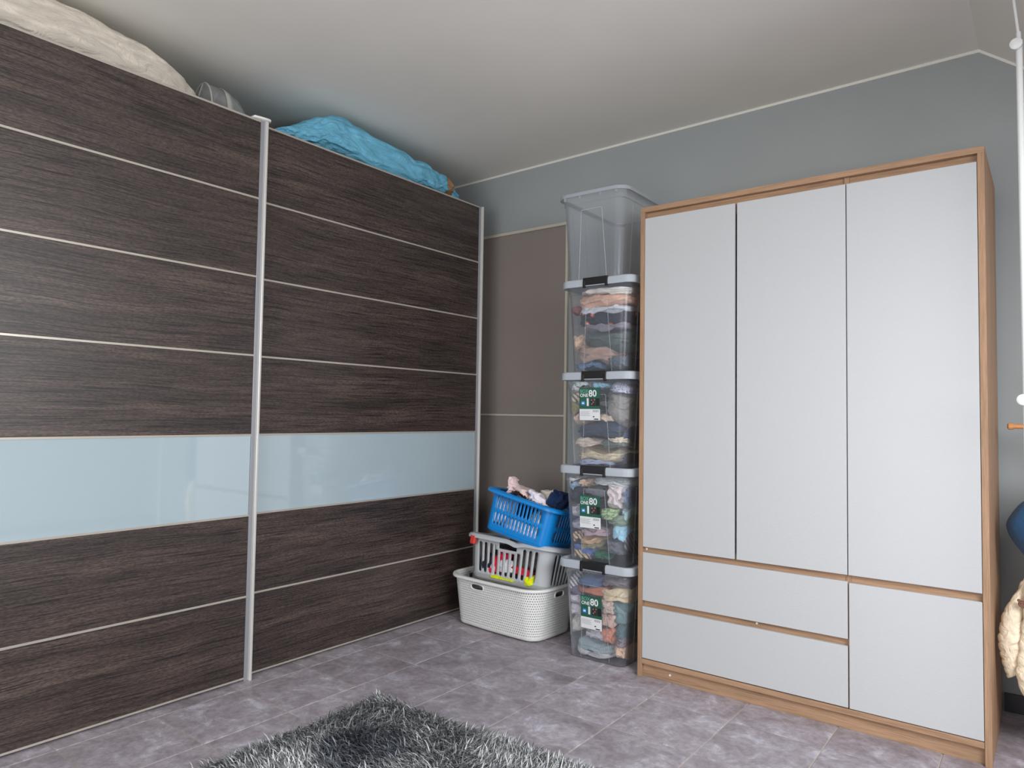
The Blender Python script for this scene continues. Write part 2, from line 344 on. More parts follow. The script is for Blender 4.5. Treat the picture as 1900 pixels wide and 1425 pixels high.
# floor tiles
TP = .3275; tx0 = -2.604-3*TP; ty0 = 1.9545-12*TP; shared = {}
nt = 0
for i in range(18):
    for j in range(18):
        x0, x1 = max(tx0+i*TP, XL)+.0022, min(tx0+(i+1)*TP, XR)-.0022; y0, y1 = max(ty0+j*TP, YF)+.0022, min(ty0+(j+1)*TP, YB)-.0022
        if x1-x0 < .02 or y1-y0 < .02: continue
        key = (round(x1-x0, 4), round(y1-y0, 4)); hx, hy = (x1-x0)/2, (y1-y0)/2
        if key not in shared:
            g = G(); g.loft([[(-hx, -hy, -.006), (hx, -hy, -.006), (hx, hy, -.006), (-hx, hy, -.006)], [(-hx, -hy, -.0012), (hx, -hy, -.0012), (hx, hy, -.0012), (-hx, hy, -.0012)],
                             [(-hx+.0015, -hy+.0015, 0), (hx-.0015, -hy+.0015, 0), (hx-.0015, hy-.0015, 0), (-hx+.0015, hy-.0015, 0)]], cap0=False)
            o = g.make('tile', TILE, floor); shared[key] = o.data
        else: o = ob('tile', None, None, None, floor, mesh=shared[key])
        o.location = ((x0+x1)/2, (y0+y1)/2, 0); nt += 1
print('tiles', nt)
# ---------------------------------------------------------------- sliding door wardrobe
sw = empty('sliding_wardrobe', (-3.0, 1.70, 0)); WORLD.append(sw)
tag(sw, 'tall dark wenge wood wardrobe with two sliding doors crossed by a pale glass band', 'wardrobe')
SY0, SY1, ST = .18, 3.20, 2.352
bx('side_panel', CARC, sw, -3.32, SY1-.03, 0, -2.76, SY1-.004, ST); bx('side_panel', CARC, sw, -3.32, SY0, 0, -2.76, SY0+.02, ST)
bx('top_board', CARC, sw, -3.32, SY0+.02, ST-.025, -2.72, SY1-.03, ST); bx('back_board', DARK, sw, -3.335, SY0, 0, -3.32, SY1-.004, ST)
bx('base_board', DARK, sw, -3.32, SY0+.02, .02, -2.76, SY1-.03, .05); bx('plinth', DARK, sw, -2.80, SY0+.02, 0, -2.78, SY1-.03, .02)
bx('centre_partition', CARC, sw, -3.32, 1.69, .05, -2.78, 1.71, ST-.025)
LV = [.012+k_*.3353 for k_ in range(8)]
def door(x, ya, yb, lab, lcap):
    d = G().box(x-.022, ya+.012, .014, x-.012, yb-.012, 2.357).make('sliding_door', DARK, sw); d['label'] = lab
    for k_ in range(7):
        a, b = LV[k_]+(.004 if k_ else .006), LV[k_+1]-(.004 if k_ < 6 else .006)
        if k_ == 2: bx('glass_panel', GLASS, d, x-.012, ya+.02, a-.001, x-.0012, yb-.03, b+.001, .0006)['label'] = 'pale blue green glossy glass band'
        else: bx('wood_panel', WENGE, d, x-.012, ya+.02, a, x, yb-.029, b, .0012)
    for k_ in range(1, 7): bx('divider_strip', STRIP, d, x-.011, ya+.02, LV[k_]-.004, x+.0008, yb-.028, LV[k_]+.004, .0004)
    bx('bottom_rail', STRIP, d, x-.014, ya+.02, LV[0]-.003, x+.001, yb-.029, LV[0]+.004, .0004); bx('top_rail', STRIP, d, x-.014, ya+.02, LV[7]-.006, x+.001, yb-.029, LV[7]+.002, .0004)
    for (s0, s1, l0, l1) in ((yb-.029, yb-.012, yb-.012, yb), (ya+.008, ya+.020, ya, ya+.008)):
        h = G().box(x-.020, s0, .0, x+.002, s1, 2.362); h.make('edge_profile', ALU2, d, .001)
        G().box(x-.022, l0, 0, x+.016, l1, 2.362).make('handle_profile', ALU, d, .003)
    if lcap:
        g = G(); g.loft([[(x+a_*.001, yb-.006+b_*.001, z) for a_, b_ in ((-30, -62), (10, -60), (19, -30), (24, 0), (20, 14), (6, 20), (-24, 20), (-34, 0))] for z in (2.362, 2.372)])
        g.make('corner_cap', WHITEP, d, .003, auto=True)['label'] = 'white rounded plastic cap on the top corner'
door(-2.672, .215, 1.717, 'left sliding door in front', True); door(-2.705, 1.66, 3.204, 'right sliding door behind', False)
# ---------------------------------------------------------------- framed panel on the back wall
wp = empty('wall_panel', (-2.5, YB, 0)); WORLD.append(wp)
tag(wp, 'taupe brown wall panel edged with cream strips between the dark wardrobe and the boxes', 'panel')
bx('upper_board', TAUPE, wp, -3.1, YB-.012, 1.126, -2.221, YB, 2.222, .001); bx('lower_board', TAUPE, wp, -3.1, YB-.012, .012, -2.221, YB, 1.112, .001)
bx('top_strip', CREAM, wp, -3.1, YB-.022, 2.222, -2.205, YB, 2.240, .002); bx('middle_strip', CREAM, wp, -3.1, YB-.020, 1.112, -2.221, YB, 1.125, .002); bx('side_strip', CREAM, wp, -2.221, YB-.020, 0.0, -2.205, YB, 2.222, .002)
# ---------------------------------------------------------------- white and oak wardrobe
ww = empty('white_wardrobe', (-.81, 3.07, 0)); WORLD.append(ww)
tag(ww, 'oak framed wardrobe with plain white doors and two white drawers', 'wardrobe')
Y0 = 2.804; X0, X1, X2, X3 = -1.4445, -.601, -.192, -.1705
bx('side_panel', OAKZ, ww, X0, Y0, 0, X0+.020, 3.34, 2.026); bx('side_panel', OAKZ, ww, X2+.0012, Y0, 0, X3, 3.34, 2.026)
bx('top_board', OAKX, ww, X0, Y0, 2.026, X3, 3.34, 2.048); bx('top_rail', OAKX, ww, X0+.020, Y0+.024, 1.96, X2, Y0+.04, 2.026)
bx('back_board', WFRONT, ww, X0+.02, 3.325, .06, X2, 3.335, 2.026)
bx('partition', OAKZ, ww, X1-.009, Y0+.017, .078, X1+.009, 3.32, 2.026)
bx('bottom_board', OAKX, ww, X0+.020, Y0+.002, .056, X2, 3.32, .077); bx('plinth', OAKX, ww, X0+.020, Y0+.018, 0, X2, Y0+.034, .056)
for a, b, z in ((X0+.02, X1-.009, .541), (X0+.02, X1-.009, .312), (X1+.009, X2, .541)): bx('cross_rail', OAKX, ww, a, Y0+.020, z-.035, b, Y0+.036, z+.035)
def front(nm, x0, x1, z0, z1, lab):
    o = bx(nm, WFRONT, ww, x0, Y0+.0015, z0, x1, Y0+.017, z1, .0012); o['label'] = lab
front('door', -1.4235, -1.0195, .556, 1.998, 'left tall white door'); front('door', -1.0110, -.6025, .556, 1.998, 'middle tall white door'); front('door', -.5990, -.1925, .556, 1.998, 'right wide tall white door')
front('door', -.5970, -.1925, .080, .528, 'small lower right white door'); front('drawer', -1.4235, -.6020, .326, .532, 'upper long white drawer'); front('drawer', -1.4235, -.6020, .081, .300, 'lower long white drawer')
for x, y, z in ((-1.30, Y0+.018, .030), (-1.412, Y0+.02, .545), (-.935, Y0+.02, .316)):
    G().loft([[(x+.0045*math.cos(a), y-d, z+.0045*math.sin(a)) for a in [i*math.pi/5 for i in range(10)]] for d in (0, .003)]).make('screw_cap', WHITEP, ww)
# ---------------------------------------------------------------- stack of clear storage boxes
BX, BY, PITCH = -1.675, 3.095, .437
def hb(z): return .143+.025*z/.42, .262+.021*z/.42, .035+.012*z/.42
PB = path(6, 6)
GREEN = mat('dark_green_print', (36, 92, 74), .45); GREEN2 = mat('mid_green_ink', (112, 172, 146), .5); PRW = mat('white_print', (228, 230, 232), .45); PRB = mat('blue_print', (40, 132, 205), .45)
PRD = mat('dark_picture_print', (44, 34, 38), .5); PRP = mat('picture_print', (150, 110, 108), .5); PRG = mat('grey_print', (150, 152, 158), .5); PRK = mat('black_print', (24, 24, 28), .5)
def storage_box(idx, label, lid, sticker, dx=0, rz=0):
    r = empty('storage_box', (BX+dx, BY, PITCH*idx), (0, 0, rz)); tag(r, label, 'storage box', 'stack of clear storage boxes')
    g = G(); zs = [.0, .004, .012, .05, .10, .20, .30, .375, .378, .38, .42]
    rings = []
    for z in zs:
        hx, hy, rr = hb(z)
        if z == 0: hx -= .008; hy -= .008
        elif z < .01: hx -= .002; hy -= .002
        if z > .376: hx += .004; hy += .004
        rings.append(ring(PB, hx, hy, rr, z))
    g.loft(rings, True, False); b = g.make('body', CLEAR if lid else CLEARTOP, r, auto=True, solid=.002)
    # raised ribs on the walls: a tapering frame on each short end, straight ones on the long sides
    rb = G()
    def rib(p, q, w_, n_):
        p, q = Vector(p), Vector(q); d = (q-p).normalized(); n_ = Vector(n_); s = d.cross(n_)*w_/2
        rb.loft([[p-s, p+s, p+s+n_*.0016, p-s+n_*.0016], [q-s, q+s, q+s+n_*.0016, q-s+n_*.0016]])
    for sy in (-1, 1):
        f = lambda x, z: (x, sy*(.2625+.05*z), z)
        for sx in (-1, 1): rib(f(sx*.075, .012), f(sx*.055, .345), .003, (0, sy, 0))
        rib(f(-.055, .345), f(.055, .345), .003, (0, sy, 0))
    for sx in (-1, 1):
        f = lambda y, z: (sx*(.1432+.0595*z), y, z)
        for y in (-.17, -.06, .06, .17): rib(f(y, .012), f(y*1.05, .36), .003, (sx, 0, 0))
    rb.make('ribs', CLEARRIM if not lid else RIBP, r)
    hx, hy, rr = hb(.42); hx += .004; hy += .004
    if not lid:
        g = G(); g.loft([ring(PB, hx+o_, hy+o_, rr+o_, z) for o_, z in ((-.001, .418), (-.001, .424), (.006, .428), (.017, .426), (.018, .410), (.0155, .410), (.015, .421), (.002, .421), (-.001, .418))], False, False); g.make('rim', CLEARRIM, r, auto=True)
        for sx in (-1, 1):
            for xx, w_ in ((.055, .0015), (.138, .002)): G().box(sx*xx-w_, -hy-.015, .396, sx*xx+w_, -hy+.001, .4205).make('rim_bracket', CLEARRIM, r)
    else:
        lx, ly, lr = .196, .294, .045
        g = G(); g.loft([ring(PB, lx+o_, ly+o_, lr+o_, z) for o_, z in ((-.003, .414), (0, .414), (.001, .436), (-.001, .446), (-.006, .450), (-.018, .450), (-.024, .446), (-.026, .4355))], False, True)
        g.make('lid', LIDP, r, auto=True, solid=.0015)['label'] = 'pale frosted lid'
        g = G(); hw = .066; yf = -ly-.004
        g.box(-hw, yf, .418, hw, -ly+.035, .4535); g.box(-hw, yf-.001, .406, -hw+.014, -ly+.006, .440); g.box(hw-.014, yf-.001, .406, hw, -ly+.006, .440)
        c_ = g.make('handle', BLACK, r, .003); c_['label'] = 'black clip handle at the front of the lid'
        g = G(); g.box(-hw, ly-.035, .424, hw, ly+.001, .4535); g.make('handle', BLACK, r, .003)
    if sticker:
        x, z = sticker; st = G().box(0, -.0004, 0, .110, 0, .052).make('sticker', PRW, r); st['label'] = 'green and white sticker reading BOX ONE 80'
        st.location = (x, -(.262+.05*z)-.0022, z); st.rotation_euler = (math.radians(2.9), 0, 0)
        G().box(0, -.0005, .052, .110, -.0001, .150).make('green_field', GREEN, st)
        def q(nm, m, x0, z0, x1, z1, d=.0008): G().box(x0, -d, z0, x1, -.0003, z1).make(nm, m, st)
        q('blue_square', PRB, .010, .070, .030, .089); q('white_column', PRW, .040, .066, .050, .102); q('picture', PRD, .058, .066, .086, .102); q('picture', PRK, .088, .066, .108, .102)
        for px_, pz in ((.063, .090), (.072, .080), (.064, .072), (.078, .092)): q('picture_detail', PRP, px_, pz, px_+.007, pz+.007, .0011)
        q('square_detail', PRW, .014, .075, .026, .083, .0011)
        g = G()
        for i in range(9): g.box(.072+i*.0036, -.0008, .037, .0738+i*.0036, -.0003, .048)
        g.make('barcode', PRG, st); q('black_block', PRK, .078, .003, .101, .0075); q('black_block', PRK, .072, .014, .080, .019)
        g = G()
        for i in range(5): g.box(.004, -.0008, .020+i*.005, .058-(i*7 % 13)*.001, -.0003, .0212+i*.005)
        g.make('small_print', PRG, st)
        text_mesh('word_box', 'BOX', .0235, (.004, -.0008, .127), GREEN2, st, .0002, sx=.93); text_mesh('word_one', 'ONE', .0225, (.004, -.0008, .108), PRW, st, .0004, sx=.93)
        text_mesh('number_eighty', '80', .043, (.0505, -.0008, .110), PRW, st, .0009)
    return r
storage_box(0, 'lowest clear storage box of the stack, full of clothes, standing on the tiles', 1, (-.070, .146), .002)
storage_box(1, 'second clear storage box from the floor, full of pale crumpled clothes', 1, (-.077, .166), -.004, .008)
storage_box(2, 'third clear storage box from the floor, with a navy layer of clothes across its middle', 1, (-.084, .226), .0, -.006)
storage_box(3, 'fourth clear storage box from the floor, holding peach and navy animal print clothes, no sticker', 1, None, .0, .004)
storage_box(4, 'topmost clear storage box, empty and without a lid', 0, None, -.034, .01)
GARMENTS=[
(3,-0.122,0.390,0.180,0.436,(200,196,190),'h','pale grey white folded garment at the very top'),
(3,-0.167,0.297,0.197,0.417,(226,176,150),'h','peach pink folded garment in a thick roll'),
(3,-0.142,0.277,0.187,0.337,(176,178,190),'c','grey white patterned garment under the peach one'),
(3,-0.175,0.290,-0.123,0.337,(120,62,66),'c','small dark red garment at the left wall'),
(3,-0.178,0.211,0.201,0.328,(34,36,52),'fox','navy garment with orange and white animal patches'),
(3,-0.122,0.200,0.198,0.248,(112,108,122),'h','purple grey thin garment under the navy one'),
(3,-0.146,0.115,0.201,0.226,(72,86,86),'h','slate green folded garment'),
(3,-0.176,0.122,-0.103,0.206,(222,188,160),'c','light peach garment at the left wall'),
(3,-0.169,0.037,0.078,0.164,(148,122,112),'h','taupe brown knitted garment'),
(3,-0.162,0.025,-0.007,0.069,(84,112,146),'c','denim blue garment at the very bottom'),
(3,0.010,0.023,0.194,0.099,(74,86,100),'c','dark blue grey crumpled garment at the bottom right'),
(2,-0.161,0.396,-0.047,0.437,(190,202,206),'c','pale white garment at the top left'),
(2,-0.038,0.379,0.034,0.447,(138,194,218),'c','light blue crumpled garment above the sticker'),
(2,0.023,0.334,0.195,0.445,(168,172,196),'dot','lavender grey speckled garment at the top right'),
(2,-0.170,0.355,-0.082,0.396,(205,203,206),'c','white crumpled garment at the left above the striped one'),
(2,-0.188,0.303,-0.082,0.365,(214,204,176),'str','cream garment with dark stripes at the left'),
(2,-0.175,0.270,-0.093,0.303,(132,128,84),'h','olive green garment at the left'),
(2,-0.187,0.193,-0.074,0.275,(206,184,166),'c','pink beige crumpled garment at the left'),
(2,0.001,0.198,0.201,0.371,(124,120,118),'h','large grey taupe garment on the right'),
(2,-0.016,0.221,0.053,0.256,(190,170,150),'c','small tan garment under the sticker'),
(2,-0.170,0.135,0.132,0.226,(50,60,82),'h','navy blue folded garment across the middle'),
(2,0.099,0.117,0.205,0.214,(56,70,100),'h','dark blue garment on the right'),
(2,-0.157,0.100,0.009,0.143,(216,196,180),'h','pale pink folded garment below the navy one'),
(2,-0.009,0.099,0.165,0.143,(88,102,94),'h','grey green garment below the navy one'),
(2,0.037,0.114,0.138,0.158,(206,190,168),'c','small beige garment in the middle right'),
(2,-0.162,0.020,0.122,0.105,(224,206,172),'h','cream yellow rolled garment near the bottom'),
(2,0.100,0.022,0.203,0.082,(66,66,78),'h','dark grey garment at the bottom right'),
(2,-0.147,0.008,0.055,0.048,(166,178,216),'h','periwinkle blue garment at the very bottom'),
(1,-0.059,0.344,0.150,0.436,(204,212,214),'h','white thick folded garment at the top'),
(1,-0.189,0.368,-0.107,0.419,(206,206,206),'c','white garment at the top left'),
(1,-0.188,0.338,-0.088,0.384,(124,148,176),'c','blue grey garment at the upper left'),
(1,-0.100,0.343,-0.041,0.388,(218,186,156),'c','peach garment left of the thick white one'),
(1,-0.206,0.265,-0.094,0.352,(48,50,66),'c','dark navy garment at the left'),
(1,0.029,0.252,0.135,0.381,(208,194,196),'c','pale pink crumpled garment on the right'),
(1,0.107,0.263,0.199,0.381,(92,110,140),'c','slate blue garment at the right edge'),
(1,-0.082,0.301,0.028,0.354,(96,98,110),'c','dark grey garment behind the sticker top'),
(1,-0.199,0.185,-0.087,0.281,(200,200,214),'c','white lavender crumpled garment at the left'),
(1,-0.188,0.135,-0.080,0.196,(158,156,180),'h','lavender grey garment at the left'),
(1,0.012,0.214,0.086,0.273,(150,178,128),'dot','green and white floral garment right of the sticker'),
(1,0.108,0.210,0.200,0.270,(140,172,178),'c','pale teal garment at the right'),
(1,0.013,0.161,0.190,0.249,(108,126,108),'h','sage green garment on the right'),
(1,-0.185,0.081,-0.097,0.149,(222,192,160),'str','beige striped garment at the lower left'),
(1,-0.109,0.109,0.047,0.169,(164,138,150),'c','mauve garment below the sticker'),
(1,0.048,0.097,0.174,0.184,(136,188,214),'c','sky blue crumpled garment at the lower right'),
(1,0.115,0.048,0.201,0.170,(120,124,132),'str','black and white striped garment at the right edge'),
(1,-0.139,0.057,0.002,0.137,(222,186,150),'h','peach orange garment in the lower middle'),
(1,0.003,0.033,0.137,0.133,(92,94,104),'c','dark grey and white crumpled garment at the bottom right'),
(1,-0.150,0.024,-0.037,0.084,(70,98,158),'h','bright blue garment at the lower left'),
(1,-0.096,0.055,0.003,0.102,(128,124,94),'c','olive garment in the lower middle'),
(1,-0.165,0.001,-0.020,0.059,(222,194,160),'str','peach garment with navy stripes at the bottom left'),
(1,-0.026,0.012,0.032,0.061,(30,104,74),'c','small dark green garment at the bottom'),
(0,-0.203,0.305,-0.112,0.373,(196,192,204),'str','white garment with dark stripes at the upper left'),
(0,-0.193,0.264,-0.076,0.329,(98,98,122),'c','grey lilac patterned garment at the left'),
(0,-0.118,0.316,0.027,0.378,(74,96,134),'h','denim blue garment at the top'),
(0,-0.124,0.289,0.033,0.340,(168,100,76),'h','rust brown garment under the denim one'),
(0,-0.001,0.331,0.192,0.404,(104,96,106),'c','plum grey garment at the top right'),
(0,-0.017,0.248,0.187,0.351,(222,202,164),'h','cream yellow garment in a thick roll at the right'),
(0,-0.193,0.230,-0.081,0.296,(206,200,214),'c','white lilac garment at the left'),
(0,-0.189,0.176,-0.081,0.246,(212,208,218),'c','white crumpled garment left of the sticker'),
(0,0.057,0.178,0.193,0.283,(92,122,128),'h','teal grey garment on the right'),
(0,0.017,0.217,0.090,0.285,(210,184,172),'c','pink beige garment right of the sticker'),
(0,0.018,0.164,0.091,0.227,(222,186,170),'v','peach frilled garment right of the sticker'),
(0,-0.185,0.086,-0.080,0.188,(208,206,200),'v','off white ruffled garment at the lower left'),
(0,-0.103,0.075,0.075,0.156,(206,202,216),'v','lilac white ruffled garment below the sticker'),
(0,0.064,0.098,0.194,0.202,(66,90,96),'h','dark teal garment on the right'),
(0,0.024,0.094,0.086,0.159,(190,120,96),'c','thin red orange garment below the frilled one'),
(0,0.081,0.073,0.194,0.137,(112,100,106),'dot','dark mottled garment at the lower right'),
(0,-0.156,0.001,0.092,0.091,(136,154,162),'v','blue grey ribbed knit garment near the bottom'),
(0,0.076,0.013,0.173,0.099,(190,156,130),'v','tan ribbed knit garment at the bottom right'),
(0,-0.155,-0.026,0.092,0.038,(166,164,170),'h','light grey folded garment at the very bottom')]
names = ['lowest', 'second', 'third', 'fourth']
for bi in range(4):
    items = [g_ for g_ in GARMENTS if g_[0] == bi]; areas = sorted((g_[3]-g_[1])*(g_[4]-g_[2]) for g_ in items)
    for n_, (b_, x0, z0, x1, z1, rgb, st, d) in enumerate(items):
        rank = areas.index((x1-x0)*(z1-z0))/len(areas); x1 = min(x1, .19); x0 = max(x0, -.19); z1 = min(z1, .40); z0 = max(z0, .004)
        cz = (z0+z1)/2; cx = (x0+x1)/2; sx, sz = (x1-x0)/2+.011, (z1-z0)/2+.007; big = (x1-x0) > .12
        sy = (.235 if rank > .55 else .16) if big or x1 > .15 or x0 < -.15 else .07
        inset = .0035+.016*rank; yc = -(.262+.05*cz)+inset+sy
        def clampf(p, cx=cx, cz=cz, yc=yc, inset=inset):
            x, y, z = p.x+cx, p.y+yc, p.z+cz; z = min(max(z, .006), .408); hx, hy, rr = hb(z); ii = min(inset, .007)
            hx -= ii; hy -= inset; x = min(max(x, -hx), hx); y = min(max(y, -hy), hy); a, b2 = hx-rr, hy-rr
            if abs(x) > a and abs(y) > b2:
                dx, dy = abs(x)-a, abs(y)-b2; L_ = math.hypot(dx, dy)
                if L_ > rr: x = math.copysign(a+dx*rr/L_, x); y = math.copysign(b2+dy*rr/L_, y)
            return Vector((x-cx, y-yc, z-cz))
        av = sum(rgb)/3; rgb = tuple((v*.80+av*.20)*min(1.14, 240/max(rgb)) for v in rgb); cloth('garment', d[:1].lower()+d[1:]+' of the '+names[bi]+' box', 'clothing', 'clothes in the '+names[bi]+' storage box', (BX+cx, BY+yc, PITCH*bi+cz), (sx, sy, sz), rgb, st, seed=bi*31+n_*7+1, clamp=clampf, e=.62, nu=48, nv=18)
# ---------------------------------------------------------------- laundry baskets
def sweep_rim(name, m, r, P, hx, hy, rr, prof, bow=0, zf=None, lab=None):
    g = G(); rings = []
    for o_, z in prof:
        rg = ring(P, hx+o_, hy+o_, rr+o_, z, bow)
        if zf: rg = [(x, y, z_+zf(x, y)) for x, y, z_ in rg]
        rings.append(rg)
    g.loft(rings+[rings[0]], False, False); o = g.make(name, m, r, auto=True)
    if lab: o['label'] = lab
    return o
# white knit-pattern basket on the floor
wb = empty('laundry_basket', (-2.285, 3.020, 0), (0, 0, math.radians(-4))); tag(wb, 'white laundry basket with pin holes, at the bottom of the basket pile', 'laundry basket', 'pile of laundry baskets')
B0, B1, H = (.272, .155, .06), (.300, .185, .09), .262
ts = [i/48 for i in range(48)]
hs = sorted(set([i/24 for i in range(24)]+[.28, .30, .46, .48])); P = path(24, 10, {0: ts, 4: ts, 2: [i/24 for i in range(24)], 6: [i/24 for i in range(24)]})
vs = [0, .03, .06, .12, .2, .3, .4, .5, .6, .7, .76, .79, .82, .85, .88, .91, .95, 1.0]
def hole(sg, t, v):
    c_, w_, = (.30, .105) if sg in (0, 4) else (.5, .18)
    if sg in (0, 4, 2, 6):
        a = (t-c_)/w_; b = (v-.845)/.06; return abs(b) < 1 and abs(a) < 1 and (abs(a) < .86 or abs(b) < .55)
    return False
pierced('basket_wall', KNITP, wb, P, B0, B1, .014, H, vs, hole, .0028, .012, uv=True)
for sg, c_, w_ in ((0, .30, .105), (4, .30, .105), (2, .5, .18), (6, .5, .18)):
    pts = []
    for i in range(28):
        an = 2*math.pi*i/28; f = lambda a, p: math.copysign(abs(a)**p, a)
        t = c_+w_*f(math.cos(an), .6)*1.02; v = .845+.065*f(math.sin(an), .6); hx, hy, rr = [B0[q]+(B1[q]-B0[q])*v for q in range(3)]
        x, y = rrp(sg, t, hx+.001, hy+.001, rr, .012); pts.append((x, y, .014+(H-.014)*v))
    G().tube(pts+[pts[0]], .0042, 6, False).make('handle_lip', WHITEP, wb, auto=True)
sweep_rim('rim', WHITEP, wb, P, *B1, [(-.003, H-.002), (-.002, H+.004), (.006, H+.006), (.015, H+.003), (.018, H-.004), (.016, H-.009), (.013, H-.004), (.004, H-.003)], .012)
g = G(); g.loft([ring(P, B0[0]+o_, B0[1]+o_, B0[2]+o_, z, .012) for o_, z in ((-.02, .006), (-.004, .008), (.0005, .016), (.0005, .022), (-.003, .022))], True, True); g.make('base', WHITEP, wb, auto=True)
for sx in (-1, 1):
    for sy in (-1, 1): G().loft([[(sx*.215+.013*math.cos(a), sy*.118+.013*math.sin(a), z) for a in [i*math.pi/6 for i in range(12)]] for z in (0, .008)]).make('foot', WHITEP, wb)
# grey slatted basket, sitting in the white one
gb = empty('laundry_basket', (-2.235, 3.005, .222), (math.radians(-11), math.radians(2.0), math.radians(1))); tag(gb, 'pale grey slatted laundry basket in the middle of the basket pile', 'laundry basket', 'pile of laundry baskets')
GB0, GB1, GH = (.230, .130, .045), (.252, .158, .050), .228
def slots(n, w, lo=.05, hi=.95):
    out = [0.]; iv = []
    for i in range(n):
        c_ = lo+(hi-lo)*(i+.5)/n; h = (hi-lo)/n*w/2; iv.append((c_-h, c_+h)); out += [c_-h, c_-h*.55, c_+h*.55, c_+h]
    return out, iv
f_t, f_iv = slots(11, .52, .0, .99); s_t, s_iv = slots(6, .5, .02, .98)
PG = path(6, 8, {0: sorted(f_t+[.36, .64]), 4: sorted(f_t+[.36, .64]), 2: s_t, 6: s_t})
gvs = [0, .04, .10, .15, .17, .3, .45, .6, .70, .73, .77, .84, .855, .88, .96, .975, 1]
def ghole(sg, t, v):
    iv = f_iv if sg in (0, 4) else s_iv
    if sg % 2: return False
    if sg in (0, 4):
        if .36 < t < .64: 
            if .77 < v < .975: return True
            if v > .70: return False
        elif .30 < t < .70 and v > .73: return False
    for a, b in iv:
        if a < t < b: return .15 < v < .855 and (v > .17 and v < .84 or abs(t-(a+b)/2) < (b-a)*.28) if True else False
    return False
pierced('basket_wall', GREYP, gb, PG, GB0, GB1, .012, GH, gvs, ghole, .0035, .006)
sweep_rim('rim', GREYP, gb, PG, *GB1, [(-.004, GH-.003), (-.003, GH+.004), (.008, GH+.008), (.024, GH+.004), (.032, GH-.006), (.031, GH-.017), (.027, GH-.017), (.026, GH-.007), (.006, GH-.003)], .006,
          lambda x, y: -.012*math.exp(-((x-.07)/.035)**2) if y < 0 else 0)
g = G(); g.loft([ring(PG, GB0[0]+o_, GB0[1]+o_, GB0[2], z, .006) for o_, z in ((-.03, .0), (-.008, .003), (.001, .014), (.0065, .036), (.004, .036), (-.006, .014))], True, True); g.make('base', GREYCLEAR, gb, auto=True)
for x_ in (-.212,):
    g = G(); g.loft([[(x_+a, -.190+b, z) for a, b in ((-.018, 0), (.018, -.004), (.018, .018), (-.018, .022))] for z in (GH-.052, GH-.004)]); o = g.make('hinge_clip', REDP, gb, .006); o['label'] = 'red clip at the left front corner'
# blue basket leaning on top
bb = empty('laundry_basket', (-2.182, 2.995, .468), (math.radians(-9), math.radians(11.5), math.radians(2))); tag(bb, 'bright blue slatted laundry basket tilted on top of the basket pile', 'laundry basket', 'pile of laundry baskets')
BB0, BB1, BH = (.186, .140, .035), (.196, .155, .040), .212
f_t, f_ivb = slots(13, .46, .02, .94); s_t, s_ivb = slots(7, .5, .1, .9)
PBL = path(6, 8, {0: f_t, 4: f_t, 2: s_t, 6: s_t})
bvs = [0, .06, .12, .16, .19, .3, .42, .45, .48, .54, .57, .60, .75, .84, .87, .90, 1]
def bhole(sg, t, v):
    if sg % 2: return False
    for a, b in (f_ivb if sg in (0, 4) else s_ivb):
        if a < t < b:
            mid = abs(t-(a+b)/2) < (b-a)*.28
            return (.16 < v < .48 and (.19 < v < .45 or mid)) or (.54 < v < .90 and (.57 < v < .87 or mid))
    return False
pierced('basket_wall', BLUEP, bb, PBL, BB0, BB1, .010, BH, bvs, bhole, .0028, .006)
sweep_rim('rim', BLUEP, bb, PBL, *BB1, [(-.004, BH-.003), (-.003, BH+.004), (.006, BH+.006), (.026, BH+.005), (.034, BH-.002), (.034, BH-.014), (.030, BH-.014), (.029, BH-.004), (.006, BH-.003)], .006)
g = G(); g.loft([ring(PBL, BB0[0]+o_, BB0[1]+o_, BB0[2], z, .006) for o_, z in ((-.03, .0), (-.010, .001), (.0005, .010), (.001, .016), (-.003, .016))], True, True); g.make('base', BLUEP, bb, auto=True)
bpy.context.view_layer.update()
def infr(root, p): return (root.matrix_world @ Vector(p))
def put(root, p, size, rgb, style, label, group, seed, rot=(0, 0, 0), **kw):
    M2 = root.matrix_world; o = cloth('garment', label, 'clothing', group, infr(root, p), size, rgb, style, seed, **kw)
    o.rotation_euler = (M2.to_3x3() @ Matrix.Rotation(rot[2], 3, 'Z') @ Matrix.Rotation(rot[1], 3, 'Y') @ Matrix.Rotation(rot[0], 3, 'X')).to_euler(); return o
g1 = 'laundry in the white basket'
put(wb, (.0, -.02, .120), (.245, .140, .100), (108, 108, 92), 'h', 'olive grey laundry filling the white basket', g1, 201, amp=.7)
put(wb, (-.17, -.10, .200), (.10, .055, .035), (92, 96, 98), 'h', 'dark grey garment behind the handle hole of the white basket', g1, 202, amp=.6)
g2 = 'laundry in the grey basket'
